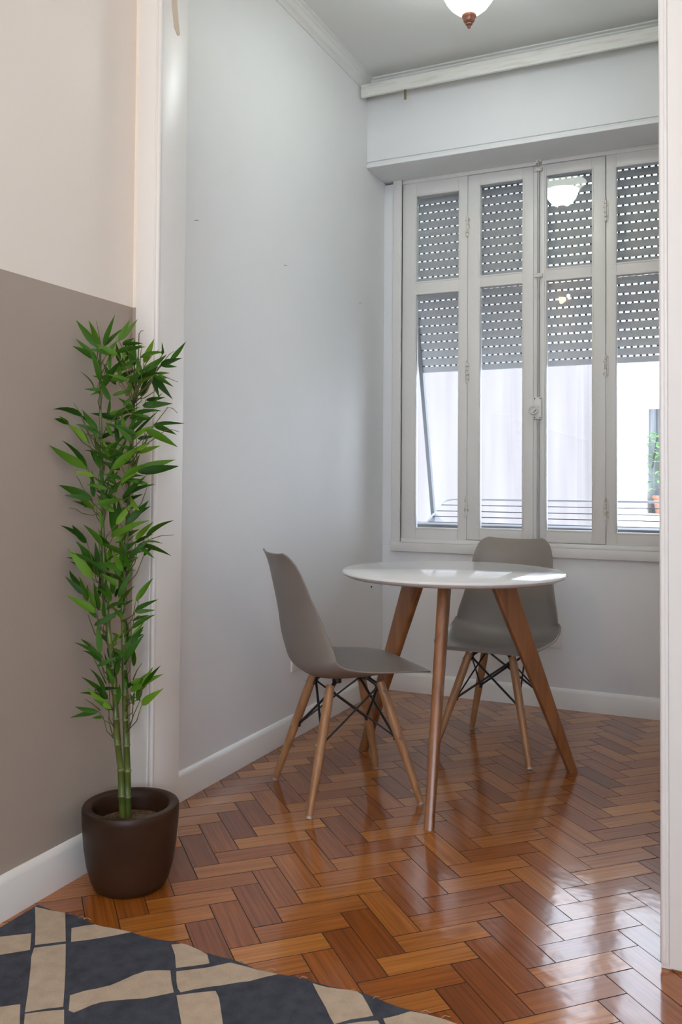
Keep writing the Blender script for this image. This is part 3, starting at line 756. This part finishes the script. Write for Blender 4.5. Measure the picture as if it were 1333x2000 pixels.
# ------------------------------------------------------------------ rug
rug = empty('rug', (-.8, 1.2, 0), 'navy cotton rug with irregular cream patches, at the bottom left', 'rug')
def onfloor(px, py, z=0.0):
    d = ray(px, py); t = (z - CAM_H) / d.z; p = CAMP + d * t; return (p.x, p.y)
edge = []
N = 60
random.seed(3)
for i in range(N + 1):
    x = -1.622 + (1.9) * i / N
    edge.append((x, 1.703 + .006 * math.sin(x * 15 + .4) + .004 * math.sin(x * 41)))
poly = edge + [(.28, .25), (-1.62, .25), (-1.627, .8), (-1.618, 1.3)]
b = MB(); n = len(poly)
b.prism([(x + .8, y - 1.2) for x, y in poly][::-1], .0005, .0042); rugb = b
def z3(l): return [(x / 2.777, y / 2.777 + 1750) for x, y in l]
def z4(l): return [(x / 2.5635 + 430, y / 2.5635 + 1800) for x, y in l]
patches = [z3([(190, 60), (230, 68), (270, 78), (310, 84), (355, 92), (357, 245), (190, 265), (193, 170)]),
    z3([(388, 175), (470, 160), (530, 146), (560, 152), (640, 172), (715, 192), (640, 210), (560, 224), (470, 238), (386, 248)]),
    z3([(-160, 252), (0, 222), (170, 203), (163, 292), (0, 318), (-160, 350)]),
    z3([(185, 282), (357, 260), (355, 400), (350, 500), (343, 600), (240, 612), (135, 630), (152, 520), (165, 400), (170, 330)]),
    z3([(380, 540), (460, 515), (530, 502), (600, 485), (655, 462), (720, 432), (790, 408), (860, 403), (925, 405), (930, 460), (943, 522), (870, 538), (780, 555), (690, 560), (600, 568), (550, 575), (500, 590), (440, 616), (400, 632), (373, 620)]),
    z3([(930, 265), (985, 258), (1030, 250), (1055, 258), (1075, 270), (1092, 292), (1125, 318), (1137, 365), (1050, 378), (955, 390), (950, 320)]),
    [(344.6, 1897.6), (403.3, 1890.4), (450, 1880.4), (480.7, 1887.8), (508, 1895.6), (543, 1902.2), (518, 1908), (488.5, 1915.9), (462, 1919), (430, 1924.8), (414, 1926.4), (380, 1932), (352.9, 1938), (347, 1930), (344.8, 1915)],
    z3([(-160, 640), (0, 603), (60, 594), (110, 588), (107, 694), (98, 860), (-160, 900)]),
    z3([(135, 640), (240, 626), (348, 617), (348, 694), (346, 800), (120, 830), (130, 694)]),
    z3([(958, 540), (1060, 526), (1170, 515), (1183, 540), (1190, 560), (1210, 694), (1230, 860), (1010, 870), (985, 694)]),
    z4([(464, 309), (500, 320), (540, 330), (600, 338), (650, 343), (690, 352), (712, 368), (738, 412), (768, 470), (720, 480), (660, 488), (610, 502), (572, 513), (548, 470), (530, 430), (490, 360)]),
    z4([(600, 522), (640, 512), (700, 503), (790, 496), (812, 530), (860, 620), (650, 660)]),
    z4([(818, 487), (890, 470), (955, 450), (1000, 458), (1040, 466), (1090, 480), (1130, 487), (1190, 495), (1240, 502), (1300, 514), (1340, 528), (1180, 545), (960, 580), (850, 560)])]
b = rugb
for pl in patches:
    pts = [onfloor(x, y, .0045) for x, y in pl]
    pts = [(x, min(y, 1.7035 + .006 * math.sin(x * 15 + .4) + .004 * math.sin(x * 41) - .0008)) for x, y in pts]
    b.prism([(x + .8, y - 1.2) for x, y in pts], .0038, .0050, 1)
b.build('rug_cloth', [M['navy'], M['cream']], rug)
random.seed(5)
for k in range(9):
    b = MB()
    x = random.uniform(-1.5, -.5); y = 1.703; a = random.uniform(-.5, 1.2)
    b.tube([(x + .8, y - 1.203, .003), (x + .8 + .008 * math.cos(a), y - 1.2 + .006, .006), (x + .8 + .02 * math.cos(a), y - 1.2 + .012 * abs(math.sin(a)) + .004, .003)], .0005, 5)
    b.build('loose_thread', M['cream'], rug)

# ------------------------------------------------------------------ bamboo in a pot
PX, PY_ = -1.494, 1.912
pb = empty('potted_bamboo', (PX, PY_, 0), 'tall artificial bamboo in a brown pot at the left wall', 'potted plant')
PO = Vector((PX, PY_, 0))
b = MB()
b.lathe([(.0001, 0), (.087, 0), (.095, .005), (.103, .022), (.1135, .06), (.121, .11), (.1255, .16), (.127, .195), (.127, .208), (.124, .2125), (.106, .2125), (.101, .208), (.098, .19), (.094, .15), (.0001, .15)], n=72)
b.build('pot', M['pot'], pb, smooth=True, angle=50)
b = MB(); vs = []; fs = []
random.seed(2)
b.lathe([(.0001, .168), (.03, .171), (.06, .166), (.097, .160)], n=40); b.build('soil', M['soil'], pb, smooth=True)
fwd = Vector((_F.x, _F.y, 0))
def unp(px, py, dd=0.0):
    """a point at the plant's distance (plus dd), kept clear of the wall behind"""
    d = ray(px, py); D = PO.dot(fwd) + dd; t = D / d.dot(fwd); p = CAMP + d * t
    if p.x < FXL + .022: p = CAMP + d * ((FXL + .022) / d.x)
    if p.y > PY - .03 and p.x < OPX0: p = CAMP + d * ((PY - .03) / d.y)
    return p - PO
canes = [[(240, 1598), (236, 1500), (228, 1440), (224, 1330), (212, 1230), (204, 1120), (200, 1000), (199, 900), (196, 800), (196, 690)],
         [(250, 1600), (249, 1500), (245, 1400), (243, 1290), (240, 1180), (245, 1080), (252, 980), (256, 880), (262, 780), (270, 700)],
         [(243, 1590), (228, 1380), (215, 1270), (202, 1160), (196, 1060), (212, 940), (228, 860), (232, 800)]]
cd = [.0, .01, .03]
for ci, c in enumerate(canes):
    pts = [unp(x, y, cd[ci] + (.02 * k / 9)) for k, (x, y) in enumerate(c)]
    if ci == 2: pts[0].z = .15
    n = len(pts); rads = [(.0095 if ci < 2 else .006) * (1 - .72 * k / (n - 1)) for k in range(n)]
    P_ = []; R_ = []; K_ = []; tot = 0; nxt = .06
    for k in range(n - 1):
        seg = (pts[k + 1] - pts[k]); l = seg.length; d_ = 0
        while tot + l > nxt:
            f = (nxt - tot) / l; p = pts[k] + seg * f; r_ = rads[k] + (rads[k + 1] - rads[k]) * f; t_ = seg.normalized()
            P_ += [p - t_ * .004, p - t_ * .0018, p + t_ * .0018, p + t_ * .004]; R_ += [r_, r_ * 1.2, r_ * 1.2, r_]; K_ += [0, 1, 0, 0]
            nxt += .068
        tot += l
        if k < n - 2: P_.append(pts[k + 1]); R_.append(rads[k + 1]); K_.append(0)
    P_ = [pts[0]] + P_ + [pts[-1]]; R_ = [rads[0]] + R_ + [rads[-1]]; K_ = [0] + K_ + [0]
    b = MB(); b.tube(P_, R_, 14, caps=False)
    for si in range(len(P_) - 1):
        if K_[si]:
            for q in range(14): b.mi[si * 14 + q] = 1
    b.build('cane', [M['cane'], M['node']], pb, smooth=True, angle=180)
Z4 = lambda x, y: (x / 3.703 + 80, y / 3.703 + 560)
Z5 = lambda x, y: (x / 2.666 + 80, y / 2.666 + 1050)
LV = [(415,440,255,240),(455,425,537,200),(400,520,250,375),(470,500,560,380),(560,390,700,235),(545,475,760,435),(590,420,740,410),(425,680,345,450),(385,740,275,610),(440,745,310,740),(445,735,590,530),(730,610,910,490),(745,550,820,375),
 (880,490,875,400),(935,530,1050,395),(865,565,1025,515),(815,645,955,815),(815,645,960,725),(840,630,935,625),(720,790,800,660),(735,860,955,845),(760,820,900,800),(300,940,85,888),(200,995,95,955),(345,1120,195,990),(410,1030,300,890),
 (340,1310,60,1145),(330,1320,150,1110),(815,1000,1040,990),(758,1035,990,1160),(690,1200,865,1150),(700,1340,1000,1297),(700,1325,975,1250),(370,1540,130,1435),(380,1610,215,1490),(385,1520,370,1330),(590,1520,830,1430),
 (600,1560,740,1500),(620,1710,780,1545),(560,1790,790,1690),(540,1850,720,1750),(685,1830,815,1700),(760,1810,965,1690),(705,1865,885,1860),(705,1865,945,1948),(330,1840,140,1725),(380,2000,250,1840),(300,2000,190,1890),
 (530,1790,530,1540),(570,1700,560,1540),(560,580,690,470),(640,480,720,570),(500,600,510,480),(540,940,720,870),(560,660,710,590),(690,680,850,580),(480,930,500,800),(520,1320,740,1140),(500,1330,640,1180),(560,1140,540,960),
 (430,1300,370,1180),(480,1240,600,1080),(640,1120,860,890),(640,1050,780,930),(610,1110,550,980),(520,1080,470,970),(410,1100,380,1010),(640,950,880,900),(700,1100,830,1080),(600,1400,750,1370),(590,1420,750,1395),(700,700,850,570),
 (730,760,810,640),(480,1560,430,1440),(470,1580,400,1500),(500,1420,560,1330),(500,2000,510,1870),(580,1990,600,1850),(450,1850,440,1700)]
LV5 = [(270,210,140,55),(300,200,190,20),(330,200,370,45),(405,310,480,165),(400,365,490,250),(495,330,585,210),(490,380,612,322),(225,290,148,170),(285,390,130,300),(296,420,200,330),(310,600,295,430),(465,540,540,432),
 (435,635,540,503),(450,520,420,380),(310,640,170,545),(315,655,215,590),(330,810,250,680),(350,840,210,725),(365,890,240,780),(300,905,150,938),(325,935,265,940),(530,790,625,665),(469,800,640,710),(525,870,640,785),
 (470,760,545,725),(400,640,370,570),(480,860,490,800),(300,380,275,230),(320,310,340,215),(330,420,345,320),(430,180,440,10),(410,200,425,60),(355,760,330,600),(400,860,410,760),(440,790,445,690),(380,560,440,480),(240,330,200,200),(280,360,235,250)]
leafs = [(*Z4(a, b_), *Z4(c, d)) for a, b_, c, d in LV] + [(*Z5(a, b_), *Z5(c, d)) for a, b_, c, d in LV5]
random.seed(33)
for (a_, b_, c_, d_) in list(leafs):      # companion leaves of the same spray
    if random.random() < .62:
        L2 = math.hypot(c_ - a_, d_ - b_) * random.uniform(.6, .95); an = math.atan2(d_ - b_, c_ - a_) + random.choice((-1, 1)) * random.uniform(.18, .5)
        x2, y2 = a_ + L2 * math.cos(an), b_ + L2 * math.sin(an)
        if 98 < x2 < 358: leafs.append((a_, b_ + random.uniform(-3, 6), x2, y2))
random.seed(21)
for k in range(150):      # inner leaves
    y = random.uniform(690, 1370) if k % 4 else random.uniform(690, 1000); t = (y - 600) / 1000
    cx = 225 + random.gauss(0, 22) + (20 if y < 850 else 0); a = random.uniform(-1.25, 1.25); l = random.uniform(38, 66)
    leafs.append((cx, y, cx + l * math.sin(a), y - l * math.cos(a) * random.uniform(.2, 1)))
fol = MB(); twg = MB(); random.seed(8)
def leaf(p, q, wd, rnd):
    ax = q - p; L = ax.length; d = ax.normalized()
    side = d.cross(Vector((-.42, .9, random.uniform(-.6, .6)))).normalized()
    tw = random.uniform(-1.0, 1.0) if random.random() < .6 else random.uniform(-.4, .4)
    side = (Matrix.Rotation(tw, 3, d) @ side).normalized(); nn = side.cross(d).normalized()
    if nn.z < 0: nn = -nn
    rows = [(0, .12), (.07, .6), (.18, .92), (.33, 1.0), (.53, .82), (.74, .5), (.9, .2), (1, .01)]
    arch = random.uniform(.0, .13) * L; vs = []; fs = []
    for t, k in rows:
        c = p + ax * t + nn * (arch * 4 * t * (1 - t)) ; hw = wd * k
        vs += [c - side * hw + nn * hw * .25, c, c + side * hw + nn * hw * .25]
    for i in range(len(rows) - 1):
        a = i * 3; fs += [(a, a + 1, a + 4, a + 3), (a + 1, a + 2, a + 5, a + 4)]
    for i, v in enumerate(vs):
        wv_ = v + PO
        if wv_.x < FXL + .012: vs[i] = Vector((FXL + .012 - PO.x, v.y, v.z))
        if wv_.y > PY - .014 and wv_.x < OPX0 + .004: vs[i] = Vector((vs[i].x, PY - .014 - PO.y, vs[i].z))
    fol.add(vs, fs, 0, None, rnd)
for i, (x0, y0, x1, y1) in enumerate(leafs):
    dd = random.uniform(-.075, .075) if i >= 2 * (len(LV) + len(LV5)) else random.uniform(-.06, .06)
    p = unp(x0, y0, dd); q = unp(x1, y1, dd + random.uniform(-.035, .035)); L = (q - p).length
    leaf(p, q, max(.005, min(.0112, L * .112)) * random.uniform(.85, 1.12), min(.98, max(.02, random.gauss(.42, .24))))
    # twig back to the nearest cane
    ccs = canes[0] if x0 < 228 else canes[1]
    yc = min(y0 + random.uniform(25, 70), 1480)
    cc = min(range(len(ccs) - 1), key=lambda k_: abs(ccs[k_][1] - yc)); cxp = ccs[cc]
    if i % 3 == 0 or (i < len(LV) + len(LV5) and abs(x0 - cxp[0]) > 25):
        m_ = unp((x0 + cxp[0]) / 2 - (6 if x0 < 228 else -6), (y0 + yc) / 2 + 4, dd * .6)
        twg.tube([unp(cxp[0], yc, .01), m_, p], [.0016, .0012, .0009], 5)
for (x0, y0, x1, y1) in ((435, 430, 400, 250), (715, 540, 730, 440), (755, 560, 855, 455), (710, 340, 745, 318), (890, 540, 965, 465), (300, 960, 235, 840), (820, 640, 990, 690), (820, 760, 830, 715), (900, 1040, 1000, 1050), (920, 870, 990, 915), (300, 1450, 255, 1370), (300, 1640, 205, 1600), (780, 1830, 960, 1795), (470, 560, 540, 420)):
    a = Z4(x0, y0); c = Z4(x1, y1); cn = canes[0] if a[0] < 225 else canes[1]; kk = min(range(len(cn)), key=lambda q_: abs(cn[q_][1] - a[1] - 50))
    twg.tube([unp(*cn[kk], 0), unp((a[0] + cn[kk][0]) / 2, (a[1] + cn[kk][1]) / 2 + 5, 0), unp(*a, 0), unp((a[0] + c[0]) / 2, (a[1] + c[1]) / 2 - 3, 0), unp(*c, 0)], [.0015, .0013, .0012, .001, .0006], 5)
for (x0, y0, x1, y1) in ((375, 1035, 350, 930), (455, 1010, 515, 850), (515, 850, 510, 790), (340, 760, 235, 545), (480, 740, 525, 655), (285, 510, 245, 400), (490, 430, 515, 405), (310, 900, 230, 840)):
    a = Z5(x0, y0); c = Z5(x1, y1); twg.tube([unp(*a, 0), unp((a[0] + c[0]) / 2 - 1, (a[1] + c[1]) / 2 - 2, 0), unp(*c, 0)], [.0018, .0014, .0008], 6)
fol.build('foliage', M['leaf'], pb, smooth=True, angle=180)
twg.build('twigs', M['twig'], pb, smooth=True, angle=180)
